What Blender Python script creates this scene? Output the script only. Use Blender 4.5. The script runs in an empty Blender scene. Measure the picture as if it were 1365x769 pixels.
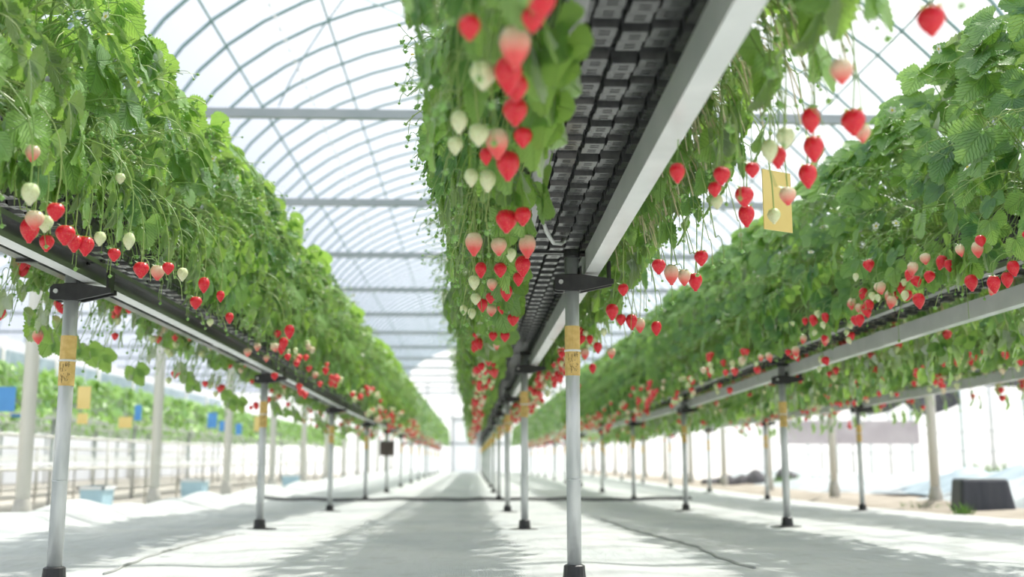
import bpy, math, random
import numpy as np
from mathutils import Vector, Matrix

SC = bpy.context.scene
COL = SC.collection
random.seed(7)
rng = np.random.default_rng(7)
PI = math.pi

# ------------------------------------------------------------------ camera
F, CX, CY = 1450.0, 682.5, 384.5
VX, VY = 630.0, 613.0            # where the bench rows run together
CAMZ = 0.355
Yw = Vector((VX-CX, VY-CY, F)).normalized()
_p = math.atan((VY-CY)/F)
Zw = Vector((0, -math.cos(_p), math.sin(_p)))
Xw = Yw.cross(Zw)
Xw = -Xw if Xw.x < 0 else Xw
Xw.normalize(); Zw = Zw - Yw*Zw.dot(Yw); Zw.normalize()
right = Vector((Xw.x, Yw.x, Zw.x)); down = Vector((Xw.y, Yw.y, Zw.y)); fwd = Vector((Xw.z, Yw.z, Zw.z))
cam_d = bpy.data.cameras.new('camera'); cam = bpy.data.objects.new('camera', cam_d); COL.objects.link(cam)
M = Matrix((right, -down, -fwd)).transposed().to_4x4(); M.translation = (0, 0, CAMZ)
cam.matrix_world = M
cam_d.sensor_width = 36; cam_d.lens = F/1365*36
cam_d.clip_start = .02; cam_d.clip_end = 500
cam_d.dof.use_dof = True; cam_d.dof.focus_distance = 2.9; cam_d.dof.aperture_fstop = 2.5
SC.camera = cam

def at(px, py, z=None, y=None, x=None):
    """point of the place seen at a pixel, on a level, depth or side plane"""
    d = right*((px-CX)/F) + down*((py-CY)/F) + fwd
    t = (z-CAMZ)/d.z if z is not None else (y/d.y if y is not None else x/d.x)
    return Vector((0, 0, CAMZ)) + d*t

# ------------------------------------------------------------------ world, sun, exposure
SUN_DIR = Vector((.42, .42, 1.0)).normalized()
w = bpy.data.worlds.new('sky'); SC.world = w; w.use_nodes = True
nt = w.node_tree; nt.nodes.clear()
N = nt.nodes.new; L = nt.links.new
out = N('ShaderNodeOutputWorld'); bg = N('ShaderNodeBackground'); L(bg.outputs[0], out.inputs[0])
tc = N('ShaderNodeTexCoord'); dp = N('ShaderNodeVectorMath'); dp.operation = 'DOT_PRODUCT'
L(tc.outputs['Generated'], dp.inputs[0]); dp.inputs[1].default_value = SUN_DIR
mr = N('ShaderNodeMapRange'); mr.inputs['From Min'].default_value = .45; mr.inputs['From Max'].default_value = .98
mr.interpolation_type = 'SMOOTHSTEP'
L(dp.outputs['Value'], mr.inputs['Value'])
mx = N('ShaderNodeMix'); mx.data_type = 'RGBA'
mx.inputs['A'].default_value = (.79, .84, .97, 1); mx.inputs['B'].default_value = (1.75, 1.72, 1.6, 1)
L(mr.outputs[0], mx.inputs['Factor']); L(mx.outputs['Result'], bg.inputs['Color'])
bg.inputs['Strength'].default_value = 1.0
sd = bpy.data.lights.new('sun', 'SUN'); sun = bpy.data.objects.new('sun', sd); COL.objects.link(sun)
sd.energy = 5.6; sd.angle = math.radians(1.6); sd.color = (1, .96, .88)
sun.rotation_euler = SUN_DIR.to_track_quat('Z', 'Y').to_euler(); sun.location = (6, 6, 12)
vs = SC.view_settings; vs.view_transform = 'Standard'; vs.look = 'None'; vs.gamma = 1; vs.use_curve_mapping = False
vs.exposure = 0.2
SC.cycles.transparent_max_bounces = 24
SC.cycles.max_bounces = 8

# ------------------------------------------------------------------ materials
def mat(name):
    m = bpy.data.materials.new(name); m.use_nodes = True; m.node_tree.nodes.clear(); return m
def nodes(m):
    t = m.node_tree
    def n(k, **kw):
        o = t.nodes.new('ShaderNode'+k)
        for a, b in kw.items(): setattr(o, a, b)
        return o
    return t, n, t.links.new
def noise_col(t, n, l, c1, c2, scale=5, detail=4, lo=.35, hi=.65, coord='Object', stretch=None):
    tc = n('TexCoord'); nz = n('TexNoise'); nz.inputs['Scale'].default_value = scale; nz.inputs['Detail'].default_value = detail
    src = tc.outputs[coord]
    if stretch:
        mp = n('Mapping'); mp.inputs['Scale'].default_value = stretch; l(src, mp.inputs[0]); src = mp.outputs[0]
    l(src, nz.inputs['Vector'])
    r = n('MapRange'); r.inputs['From Min'].default_value = lo; r.inputs['From Max'].default_value = hi; l(nz.outputs['Fac'], r.inputs['Value'])
    mx = n('Mix', data_type='RGBA'); mx.inputs['A'].default_value = (*c1, 1); mx.inputs['B'].default_value = (*c2, 1)
    l(r.outputs[0], mx.inputs['Factor'])
    return mx.outputs['Result'], nz.outputs['Fac']
def pbr(name, c1, c2=None, rough=.5, metal=0, scale=5, bump=0, bscale=None, stretch=None, coord='Object', detail=4):
    m = mat(name); t, n, l = nodes(m)
    o = n('OutputMaterial'); b = n('BsdfPrincipled'); l(b.outputs[0], o.inputs[0])
    b.inputs['Roughness'].default_value = rough; b.inputs['Metallic'].default_value = metal
    col, fac = noise_col(t, n, l, c1, c2 or tuple(x*.8 for x in c1), scale, detail=detail, stretch=stretch, coord=coord)
    l(col, b.inputs['Base Color'])
    if bump:
        bp = n('Bump'); bp.inputs['Strength'].default_value = bump; bp.inputs['Distance'].default_value = .01
        l(fac, bp.inputs['Height']); l(bp.outputs[0], b.inputs['Normal'])
    return m

galv = pbr('galvanised_steel', (.66, .68, .68), (.52, .55, .55), .35, .35, 30, stretch=(1, 1, .2))
whitebeam = pbr('white_coated_steel', (.82, .83, .82), (.72, .74, .73), .3, .15, 8)
insteel = pbr('shaded_channel_steel', (.36, .36, .36), (.22, .22, .23), .3, .8, 6, stretch=(1, .3, 1))  # dark tone carries the shade inside the rail channel
blackpl = pbr('black_plastic', (.055, .056, .06), (.085, .085, .088), .22, 0, 40)
blackbr = pbr('black_bracket', (.02, .02, .022), (.03, .03, .03), .4, 0, 40)
slotm = pbr('slot_shadow_mesh', (.05, .035, .025), (.02, .015, .012), .8, 0, 60)
soil = pbr('peat_substrate', (.06, .042, .03), (.10, .07, .05), .95, 0, 40, .6)
kraft = pbr('yellow_tape', (.78, .55, .20), (.66, .44, .13), .5, 0, 60)
inkm = pbr('tape_print', (.12, .08, .04), (.08, .05, .03), .7)
tiewh = pbr('white_tie', (.85, .85, .83), (.75, .75, .73), .5)
screw = pbr('zinc_screw', (.8, .8, .78), (.7, .7, .7), .3, .8)
tealpipe = pbr('green_grey_pipe', (.24, .36, .36), (.30, .42, .42), .5, .3, 6)
greypipe = pbr('grey_tie_beam', (.34, .38, .39), (.40, .43, .44), .5, .3, 3)
colm = pbr('cream_column', (.72, .71, .65), (.60, .59, .54), .5, .1, 6, stretch=(1, 1, .15))
concrete = pbr('concrete', (.55, .53, .48), (.42, .41, .38), .9, 0, 12, .4)
hosem = pbr('black_hose', (.05, .05, .055), (.08, .08, .08), .5)
tubm = pbr('dark_grey_tub', (.045, .05, .065), (.07, .075, .09), .5, 0, 14, stretch=(1, 1, .1))
rimm = pbr('weathered_rim', (.35, .42, .43), (.22, .27, .29), .6, 0, 10)
trapy = pbr('yellow_sticky_card', (.90, .70, .28), (.82, .62, .22), .4)
trapb = pbr('blue_sticky_card', (.12, .36, .78), (.10, .32, .70), .4)
cloth = pbr('white_sheet', (.50, .54, .55), (.36, .40, .42), .8, 0, 4, .7)
clothb = pbr('blue_white_sheet', (.36, .45, .50), (.24, .32, .37), .55, 0, 3, .7)
dirt = pbr('dry_dirt', (.44, .39, .33), (.31, .27, .22), .95, 0, 3, .8)
darkcloth = pbr('black_shade_cloth', (.10, .095, .10), (.16, .15, .16), .9, 0, 12)
greyboard = pbr('grey_wall_board', (.42, .38, .40), (.52, .49, .50), .8, 0, 2)
greencr = pbr('weed_green', (.10, .24, .04), (.18, .32, .06), .7)
whiteend = pbr('white_board', (.85, .86, .87), (.75, .77, .79), .7)
petal = pbr('white_petal', (.9, .9, .86), (.82, .84, .74), .5)
yelc = pbr('flower_centre', (.75, .62, .08), (.6, .5, .05), .7)
cable = pbr('pale_cord', (.8, .8, .8), (.7, .7, .7), .5)
crackm = pbr('sheet_fold', (.45, .46, .45), (.36, .37, .36), .9)

def leaf_mat(name, c1, c2, tcol, transl=.38):
    m = mat(name); t, n, l = nodes(m)
    o = n('OutputMaterial')
    at_ = n('Attribute', attribute_name='rnd'); oi = n('ObjectInfo')
    ad = n('Math', operation='ADD'); l(at_.outputs['Fac'], ad.inputs[0])
    ml = n('Math', operation='MULTIPLY_ADD'); l(oi.outputs['Random'], ml.inputs[0]); ml.inputs[1].default_value = .5; ml.inputs[2].default_value = -.25
    l(ml.outputs[0], ad.inputs[1])
    mx = n('Mix', data_type='RGBA'); mx.inputs['A'].default_value = (*c1, 1); mx.inputs['B'].default_value = (*c2, 1); l(ad.outputs[0], mx.inputs['Factor'])
    # veins, from the leaflet's own u/v
    uv = n('UVMap', uv_map='UVMap'); sp = n('SeparateXYZ'); l(uv.outputs[0], sp.inputs[0])
    av = n('Math', operation='ABSOLUTE'); l(sp.outputs['Y'], av.inputs[0])
    s1 = n('Math', operation='MULTIPLY_ADD'); l(av.outputs[0], s1.inputs[0]); s1.inputs[1].default_value = -.42; l(sp.outputs['X'], s1.inputs[2])
    s2 = n('Math', operation='MULTIPLY'); l(s1.outputs[0], s2.inputs[0]); s2.inputs[1].default_value = 8.5
    s3 = n('Math', operation='PINGPONG'); l(s2.outputs[0], s3.inputs[0]); s3.inputs[1].default_value = .5
    mid = n('Math', operation='MINIMUM'); l(s3.outputs[0], mid.inputs[0])
    a2 = n('Math', operation='MULTIPLY'); l(av.outputs[0], a2.inputs[0]); a2.inputs[1].default_value = 3.; l(a2.outputs[0], mid.inputs[1])
    vr = n('MapRange'); l(mid.outputs[0], vr.inputs['Value']); vr.inputs['From Min'].default_value = .02; vr.inputs['From Max'].default_value = .14
    vr.inputs['To Min'].default_value = 1; vr.inputs['To Max'].default_value = 0
    vm = n('Mix', data_type='RGBA'); l(mx.outputs['Result'], vm.inputs['A']); vm.inputs['B'].default_value = (*[min(1, c*1.5+.05) for c in c1], 1)
    vf = n('Math', operation='MULTIPLY'); l(vr.outputs[0], vf.inputs[0]); vf.inputs[1].default_value = .45; l(vf.outputs[0], vm.inputs['Factor'])
    bp = n('Bump'); bp.inputs['Strength'].default_value = .8; bp.inputs['Distance'].default_value = .005; bp.invert = True
    l(vr.outputs[0], bp.inputs['Height'])
    d = n('BsdfDiffuse'); tr = n('BsdfTranslucent'); g = n('BsdfGlossy'); g.inputs['Roughness'].default_value = .38
    l(vm.outputs['Result'], d.inputs['Color'])
    tm = n('Mix', data_type='RGBA', blend_type='MULTIPLY'); tm.inputs['Factor'].default_value = .3
    tm.inputs['A'].default_value = (*tcol, 1); l(vm.outputs['Result'], tm.inputs['B']); l(tm.outputs['Result'], tr.inputs['Color'])
    for q in (d, tr, g): l(bp.outputs[0], q.inputs['Normal'])
    m1 = n('MixShader'); m1.inputs[0].default_value = transl; l(d.outputs[0], m1.inputs[1]); l(tr.outputs[0], m1.inputs[2])
    lw = n('LayerWeight'); lw.inputs['Blend'].default_value = .18
    gm = n('Math', operation='MULTIPLY_ADD'); l(lw.outputs['Fresnel'], gm.inputs[0]); gm.inputs[1].default_value = .5; gm.inputs[2].default_value = .055
    m2 = n('MixShader'); l(gm.outputs[0], m2.inputs[0]); l(m1.outputs[0], m2.inputs[1]); l(g.outputs[0], m2.inputs[2])
    l(m2.outputs[0], o.inputs[0])
    return m
leafm = leaf_mat('strawberry_leaf', (.035, .165, .055), (.37, .60, .17), (.64, .95, .17))
stalkm = leaf_mat('strawberry_stalk', (.22, .42, .09), (.48, .58, .22), (.6, .8, .2), .3)
drym = leaf_mat('faded_stalk', (.70, .58, .38), (.85, .80, .58), (.9, .85, .6), .3)
calyxm = leaf_mat('strawberry_calyx', (.22, .44, .10), (.34, .54, .14), (.5, .8, .15), .3)

def berry_mat(name, body, shoulder, s0, s1, seed, rough=.28):
    """s0..s1: heights of the fruit between which the shoulder colour gives way to the body colour"""
    m = mat(name); t, n, l = nodes(m)
    o = n('OutputMaterial'); b = n('BsdfPrincipled'); l(b.outputs[0], o.inputs[0])
    tc = n('TexCoord'); sp = n('SeparateXYZ'); l(tc.outputs['Object'], sp.inputs[0])
    nz = n('TexNoise'); nz.inputs['Scale'].default_value = 60; l(tc.outputs['Object'], nz.inputs['Vector'])
    ad = n('Math', operation='MULTIPLY_ADD'); l(nz.outputs['Fac'], ad.inputs[0]); ad.inputs[1].default_value = .012; l(sp.outputs['Z'], ad.inputs[2])
    r = n('MapRange'); l(ad.outputs[0], r.inputs['Value']); r.inputs['From Min'].default_value = s0+.006; r.inputs['From Max'].default_value = s1+.006
    mx = n('Mix', data_type='RGBA'); mx.inputs['A'].default_value = (*body, 1); mx.inputs['B'].default_value = (*shoulder, 1); l(r.outputs[0], mx.inputs['Factor'])
    vo = n('TexVoronoi'); vo.inputs['Scale'].default_value = 260; l(tc.outputs['Object'], vo.inputs['Vector']); vo.inputs['Randomness'].default_value = .55
    sr = n('MapRange'); l(vo.outputs['Distance'], sr.inputs['Value']); sr.inputs['From Min'].default_value = .16; sr.inputs['From Max'].default_value = .30
    sr.inputs['To Min'].default_value = 1; sr.inputs['To Max'].default_value = 0
    m3 = n('Mix', data_type='RGBA'); l(mx.outputs['Result'], m3.inputs['A']); m3.inputs['B'].default_value = (*seed, 1)
    sf = n('Math', operation='MULTIPLY'); l(sr.outputs[0], sf.inputs[0]); sf.inputs[1].default_value = .7; l(sf.outputs[0], m3.inputs['Factor'])
    l(m3.outputs['Result'], b.inputs['Base Color'])
    bp = n('Bump'); bp.inputs['Strength'].default_value = .5; bp.inputs['Distance'].default_value = .002; bp.invert = True
    l(sr.outputs[0], bp.inputs['Height']); l(bp.outputs[0], b.inputs['Normal'])
    b.inputs['Roughness'].default_value = rough
    b.inputs['Subsurface Weight'].default_value = .25; b.inputs['Subsurface Radius'].default_value = (1, .3, .2); b.inputs['Subsurface Scale'].default_value = .008
    return m
BM = {
 'red': berry_mat('ripe_fruit', (.72, .012, .035), (.80, .05, .06), -.006, .0, (.80, .28, .08)),
 'half': berry_mat('half_ripe_fruit', (.82, .09, .09), (.80, .66, .46), -.034, -.008, (.62, .30, .10)),
 'white': berry_mat('unripe_white_fruit', (.74, .76, .50), (.66, .74, .40), -.03, -.005, (.45, .40, .12), .4),
 'green': berry_mat('unripe_green_fruit', (.36, .52, .16), (.38, .52, .20), -.03, -.005, (.28, .28, .08), .5)}

def film_mat(name, tr=.72, col=(.80, .85, .92)):
    m = mat(name); t, n, l = nodes(m)
    o = n('OutputMaterial'); a = n('BsdfTransparent'); b = n('BsdfTranslucent'); d = n('BsdfDiffuse')
    a.inputs['Color'].default_value = (.95, .96, .97, 1); b.inputs['Color'].default_value = (*col, 1); d.inputs['Color'].default_value = (*col, 1)
    m1 = n('MixShader'); m1.inputs[0].default_value = .3; l(b.outputs[0], m1.inputs[1]); l(d.outputs[0], m1.inputs[2])
    tc = n('TexCoord'); nz = n('TexNoise'); nz.inputs['Scale'].default_value = .8; nz.inputs['Detail'].default_value = 3; l(tc.outputs['Object'], nz.inputs['Vector'])
    r = n('MapRange'); l(nz.outputs['Fac'], r.inputs['Value']); r.inputs['To Min'].default_value = 1-tr+.08; r.inputs['To Max'].default_value = 1-tr-.08
    m2 = n('MixShader'); l(r.outputs[0], m2.inputs[0]); l(a.outputs[0], m2.inputs[1]); l(m1.outputs[0], m2.inputs[2])
    l(m2.outputs[0], o.inputs[0]); return m
film = film_mat('greenhouse_film', .74)
wallfilm = film_mat('side_wall_film', .22, (.93, .94, .95))

def ground_mat():
    m = mat('white_ground_sheet'); t, n, l = nodes(m)
    o = n('OutputMaterial'); b = n('BsdfPrincipled'); l(b.outputs[0], o.inputs[0]); b.inputs['Roughness'].default_value = .75
    c1, f1 = noise_col(t, n, l, (.70, .72, .70), (.55, .59, .59), 1.3, 6, .35, .7)
    c2, f2 = noise_col(t, n, l, (1, 1, 1), (.80, .79, .74), 9, 8, .55, .75)
    mx = n('Mix', data_type='RGBA', blend_type='MULTIPLY'); mx.inputs['Factor'].default_value = .7
    l(c1, mx.inputs['A']); l(c2, mx.inputs['B']); l(mx.outputs['Result'], b.inputs['Base Color'])
    c3, f3 = noise_col(t, n, l, (0, 0, 0), (1, 1, 1), 2.2, 8, .3, .7, stretch=(3.2, .8, 1))
    tc = n('TexCoord'); wv = n('TexWave'); wv.inputs['Scale'].default_value = 60; wv.inputs['Distortion'].default_value = 1; l(tc.outputs['Object'], wv.inputs['Vector'])
    ad = n('Math', operation='MULTIPLY_ADD'); l(wv.outputs['Fac'], ad.inputs[0]); ad.inputs[1].default_value = .03; l(f3, ad.inputs[2])
    bp = n('Bump'); bp.inputs['Strength'].default_value = .8; bp.inputs['Distance'].default_value = .06; l(ad.outputs[0], bp.inputs['Height']); l(bp.outputs[0], b.inputs['Normal'])
    return m
groundm = ground_mat()

# ------------------------------------------------------------------ mesh helpers
class MB:
    def __init__(s): s.v = []; s.f = []; s.m = []; s.uv = []; s.r = []
    def add(s, vs_, fs, mi=0, uvs=None, rnd=0.5):
        o = len(s.v); s.v += [tuple(v) for v in vs_]; s.f += [tuple(i+o for i in f) for f in fs]; s.m += [mi]*len(fs)
        s.uv += uvs if uvs else [(0, 0)]*len(vs_); s.r += [rnd]*len(vs_)
    def box(s, a, b, mi=0):
        (x0, y0, z0), (x1, y1, z1) = a, b
        s.add([(x0,y0,z0),(x1,y0,z0),(x1,y1,z0),(x0,y1,z0),(x0,y0,z1),(x1,y0,z1),(x1,y1,z1),(x0,y1,z1)],
              [(0,3,2,1),(4,5,6,7),(0,1,5,4),(1,2,6,5),(2,3,7,6),(3,0,4,7)], mi)
    def tube(s, pts, r, n=6, mi=0, rnd=.5, caps=True, uvc=(.5, .5)):
        pts = [Vector(p) for p in pts]; k = len(pts); vs_ = []; rr = r if isinstance(r, (list, tuple)) else [r]*k
        prev = None
        for i, p in enumerate(pts):
            d = (pts[min(i+1, k-1)]-pts[max(i-1, 0)])
            d = d.normalized() if d.length > 1e-9 else Vector((0, 0, 1))
            if prev is None:
                a = d.orthogonal().normalized()
            else:
                a = prev - d*prev.dot(d); a = a.normalized() if a.length > 1e-6 else d.orthogonal().normalized()
            prev = a; b = d.cross(a)
            for j in range(n):
                t = 2*PI*j/n; vs_.append(p + a*(math.cos(t)*rr[i]) + b*(math.sin(t)*rr[i]))
        fs = [(i*n+j, i*n+(j+1) % n, (i+1)*n+(j+1) % n, (i+1)*n+j) for i in range(k-1) for j in range(n)]
        if caps: fs += [tuple(range(n-1, -1, -1)), tuple(range((k-1)*n, k*n))]
        s.add(vs_, fs, mi, [uvc]*len(vs_), rnd)
    def lathe(s, prof, n=16, mi=0, c=(0, 0, 0), rnd=.5):
        k = len(prof); vs_ = [(c[0]+r*math.cos(2*PI*j/n), c[1]+r*math.sin(2*PI*j/n), c[2]+z) for r, z in prof for j in range(n)]
        fs = [(i*n+j, i*n+(j+1) % n, (i+1)*n+(j+1) % n, (i+1)*n+j) for i in range(k-1) for j in range(n)]
        fs += [tuple(range(n-1, -1, -1)), tuple(range((k-1)*n, k*n))]
        s.add(vs_, fs, mi, rnd=rnd)
    def mesh(s, name, mats, smooth=False):
        me = bpy.data.meshes.new(name); me.from_pydata(s.v, [], s.f)
        for m in (mats if isinstance(mats, (list, tuple)) else [mats]): me.materials.append(m)
        me.polygons.foreach_set('material_index', s.m)
        if smooth: me.polygons.foreach_set('use_smooth', [True]*len(s.f))
        if any(u != (0, 0) for u in s.uv[:50]):
            uvl = me.uv_layers.new(name='UVMap'); li = np.empty(len(me.loops), np.int32); me.loops.foreach_get('vertex_index', li)
            uvl.data.foreach_set('uv', np.array(s.uv, np.float32)[li].ravel())
            a = me.attributes.new('rnd', 'FLOAT', 'POINT'); a.data.foreach_set('value', np.array(s.r, np.float32))
        me.update(); return me
    def build(s, name, mats, parent=None, smooth=False):
        return link(name, s.mesh(name, mats, smooth), parent)
def link(name, me, parent=None):
    o = bpy.data.objects.new(name, me); COL.objects.link(o)
    if parent: o.parent = parent
    return o
def tag(o, label=None, cat=None, group=None, kind=None):
    if label: o['label'] = label
    if cat: o['category'] = cat
    if group: o['group'] = group
    if kind: o['kind'] = kind
    return o
def empty(name, loc, label=None, cat=None, group=None):
    o = bpy.data.objects.new(name, None); COL.objects.link(o); o.location = loc; o.empty_display_size = .05
    return tag(o, label, cat, group)
def copy_tree(o, parent=None):
    c = o.copy(); COL.objects.link(c)
    if parent: c.parent = parent
    for ch in o.children: copy_tree(ch, c)
    return c
ORD = ['zeroth', 'first', 'second', 'third', 'fourth', 'fifth', 'sixth', 'seventh', 'eighth', 'ninth', 'tenth', 'eleventh', 'twelfth', 'thirteenth', 'fourteenth', 'fifteenth', 'sixteenth', 'seventeenth', 'eighteenth', 'nineteenth', 'twentieth']
def ordn(n):
    if n <= 20: return ORD[n]
    tens = {2: 'twenty', 3: 'thirty', 4: 'forty', 5: 'fifty', 6: 'sixty', 7: 'seventy'}[n//10]
    return {20: 'twentieth', 30: 'thirtieth', 40: 'fortieth', 50: 'fiftieth', 60: 'sixtieth', 70: 'seventieth'}[n] if n % 10 == 0 else tens+'-'+ORD[n % 10]
def sstep(a, b, x):
    t = min(1, max(0, (x-a)/(b-a))); return t*t*(3-2*t)
def zoff(y): return -.10*sstep(2.5, 12.5, y)

# ------------------------------------------------------------------ setting: ground
HX0, HX1 = -2.86, 4.35          # column lines of this house
HC = (HX0+HX1)/2
YEND = 44.0
def ground_z(x, y):
    z = zoff(y) + .006*math.sin(x*5.1+y*1.7)*math.sin(y*2.3-x) + .004*math.sin(x*13+y*4)
    z += .13*math.exp(-((x+2.62)/.26)**2)*(.75+.25*math.sin(y*1.9)+.15*math.sin(y*5.3))       # sheet heaped along the left columns
    return z
g = MB(); xs = np.concatenate([np.linspace(-3.1, 3.75, 96)]); ys = np.concatenate([np.linspace(-2.5, 16, 170), np.linspace(16.4, YEND+1, 60)])
vs_ = [(x, y, ground_z(x, y)) for y in ys for x in xs]; nx = len(xs)
g.add(vs_, [(j*nx+i, j*nx+i+1, (j+1)*nx+i+1, (j+1)*nx+i) for j in range(len(ys)-1) for i in range(nx-1)])
tag(g.build('floor', groundm, smooth=True), kind='structure')
g = MB()
xs2 = np.linspace(3.5, 5.6, 26); ys2 = np.linspace(-2.5, YEND+1, 220); nx = len(xs2)
g.add([(x, y, zoff(y)-.02+.035*math.sin((x-3.6)*1.5)+.02*math.sin(x*9+y*2.1)*math.sin(y*3.1)) for y in ys2 for x in xs2],
      [(j*nx+i, j*nx+i+1, (j+1)*nx+i+1, (j+1)*nx+i) for j in range(len(ys2)-1) for i in range(nx-1)])
tag(g.build('ground', dirt, smooth=True), kind='structure')
g = MB(); g.box((-60, -20, -.32), (60, 90, -.16))
tag(g.build('ground', pbr('pale_soil', (.66, .63, .58), (.52, .49, .44), .95, 0, 1.5, .4)), kind='structure')

# fold line and hose lying on the sheet
def lay(pts, r, name, m, label, cat, sub=8, lift=0):
    P = []
    for a, b in zip(pts[:-1], pts[1:]):
        for k in range(sub):
            t = k/sub; x = a[0]+(b[0]-a[0])*t; y = a[1]+(b[1]-a[1])*t
            P.append((x+.006*math.sin(y*19), y, ground_z(x, y)+r*.6+lift))
    q = MB(); q.tube(P, r, 6); o = q.build(name, m, smooth=True); return tag(o, label, cat)
def gp(px, py): p = at(px, py, z=-.01); return (p.x, p.y)
lay([gp(800, 684), gp(838, 700), gp(888, 716), gp(930, 729), gp(962, 745), gp(1010, 762)], .006, 'sheet_seam', crackm, 'dark wavy seam in the white ground sheet of the right aisle', 'seam')
lay([gp(140, 768), gp(200, 742), gp(260, 722), gp(318, 708)], .005, 'sheet_seam', crackm, 'thin grey seam in the white ground sheet beneath the left bench', 'seam')
lay([(-2.4, 12.6), (-1, 12.5), (.2, 12.6), (1.4, 12.5), (2.6, 12.7)], .022, 'drain_hose', hosem, 'dark drain hose lying straight across the aisle floor far down the rows', 'hose', 14)

# ------------------------------------------------------------------ the house: columns, arches, film
EAVE, APEX = 2.95, 5.0
def arch_pt(t, x0=HX0, x1=HX1, eave=EAVE, apex=APEX):     # t 0..1 from left eave to right eave
    xc = (x0+x1)/2; hw = (x1-x0)/2; a = PI*(1-t)
    return (xc+hw*math.cos(a)*(1-.02*math.sin(a)), eave+(apex-eave)*math.sin(a)**.92)
def arch(y, r, x0, x1, eave, apex, n=22, base=None):
    P = [(arch_pt(i/n, x0, x1, eave, apex)[0], y, arch_pt(i/n, x0, x1, eave, apex)[1]) for i in range(n+1)]
    q = MB(); q.tube(P, r, 6); return q
k = 0; y = .3
am = arch(0, .018, HX0, HX1, EAVE, APEX).mesh('roof_arch', tealpipe, True)
while y < YEND:
    o = link('roof_arch', am); o.location.y = y; k += 1
    tag(o, f'grey green arched roof rib, {ordn(k)} from the camera end' if k <= 40 else 'grey green arched roof rib near the far end', 'roof rib', 'arched roof ribs'); y += .58
# film
def film_shell(x0, x1, eave, apex, ya, yb, name, n=24):
    q = MB(); P = [arch_pt(i/n, x0, x1, eave, apex) for i in range(n+1)]; ysn = np.linspace(ya, yb, 30)
    q.add([(px, yy, pz+.02) for yy in ysn for px, pz in P], [(j*(n+1)+i, j*(n+1)+i+1, (j+1)*(n+1)+i+1, (j+1)*(n+1)+i) for j in range(29) for i in range(n)])
    o = q.build(name, film, smooth=True); return tag(o, kind='structure')
film_shell(HX0, HX1, EAVE, APEX, -3, YEND, 'ceiling')
# purlins
for i, t in enumerate((.07, .18, .29, .40, .5, .60, .71, .82, .93)):
    px, pz = arch_pt(t); q = MB(); q.tube([(px, -2, pz-.02), (px, YEND, pz-.02)], .012, 6)
    tag(q.build('roof_purlin', tealpipe, smooth=True), f'long grey green roof purlin running down the house, {ordn(i+1)} from the left eave', 'purlin', 'roof purlins')
# tie beams
k = 0; y = 5.15
while y < YEND:
    k += 1; q = MB(); q.box((HX0, y-.025, EAVE-.02), (HX1, y+.025, EAVE+.05))
    for s in (0, 1): q.box(((HX0-.02, HX1-.06)[s], y-.035, EAVE-.05), ((HX0+.06, HX1+.02)[s], y+.035, EAVE+.07))
    tag(q.build('tie_beam', greypipe), f'horizontal grey tie beam across the house under the roof, {ordn(k)} from the camera end', 'beam', 'roof tie beams'); y += 2.9
# diagonal wire braces
for i, (ya, yb, t0, t1) in enumerate([(7.5, 11.5, .2, .42), (11.5, 8.0, .2, .42), (3.0, 7, .62, .86), (1.5, 5.5, .6, .84)]):
    n_ = 8; P = []
    for j in range(n_+1):
        px, pz = arch_pt(t0+(t1-t0)*j/n_); P.append((px, ya+(yb-ya)*j/n_, pz-.04))
    q = MB(); q.tube(P, .008, 6)
    tag(q.build('roof_brace', tealpipe, smooth=True), ['thin diagonal roof brace on the left slope rising away', 'thin diagonal roof brace on the left slope crossing the other one', 'thin green diagonal roof brace over the right aisle', 'thin green diagonal roof brace over the right bench'][i], 'brace')
# cord with clips on the left slope
px, pz = arch_pt(.245); q = MB(); q.tube([(px, 3, pz-.1), (px, 26, pz-.1)], .004, 5)
cordo = tag(q.build('clip_cord', cable), 'pale cord strung with small white clips under the left roof slope', 'cord')
cm = MB(); cm.lathe([(.002, -.016), (.012, -.01), (.016, 0), (.012, .01), (.002, .016)], 8); cmm = cm.mesh('clip', tiewh, True)
for i in range(60):
    c = link('clip', cmm, cordo); c.location = (px, 4+i*.27, pz-.11)
# eaves gutters
for s, x in (('left', HX0), ('right', HX1)):
    q = MB(); q.box((x-.07, -3, EAVE-.07), (x+.07, YEND, EAVE-.055)); q.box((x-.075, -3, EAVE-.07), (x-.065, YEND, EAVE+.03)); q.box((x+.065, -3, EAVE-.07), (x+.075, YEND, EAVE+.03))
    tag(q.build('eaves_gutter', greypipe), f'long metal eaves gutter over the {s} column line', 'gutter')
# columns
def column(x, y, name_label, ztop, w_=.045, grp='greenhouse columns'):
    r = empty('greenhouse_column', (x, y, -.2), name_label, 'column', grp)
    q = MB(); q.tube([(0, 0, .2), (0, 0, ztop+.12)], w_, 12); q.build('column_shaft', colm, r, True)
    q = MB(); q.lathe([(w_*1.5, 0), (w_*1.45, .22), (w_*1.1, .30), (w_*.9, .31)], 12); q.build('concrete_footing', concrete, r, True)
    return r
for k in range(13):
    y = 7.15+2.9*k-2.9
    if k: column(HX0, y, f'tall pale steel column beyond the left bench, {ordn(k)} along its line' , EAVE)
for k in range(13):
    y = 10.25+2.9*k-2.9
    if k: column(HX1, y, f'tall pale steel column standing in the dirt at right, {ordn(k)} along its line', EAVE)

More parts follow.
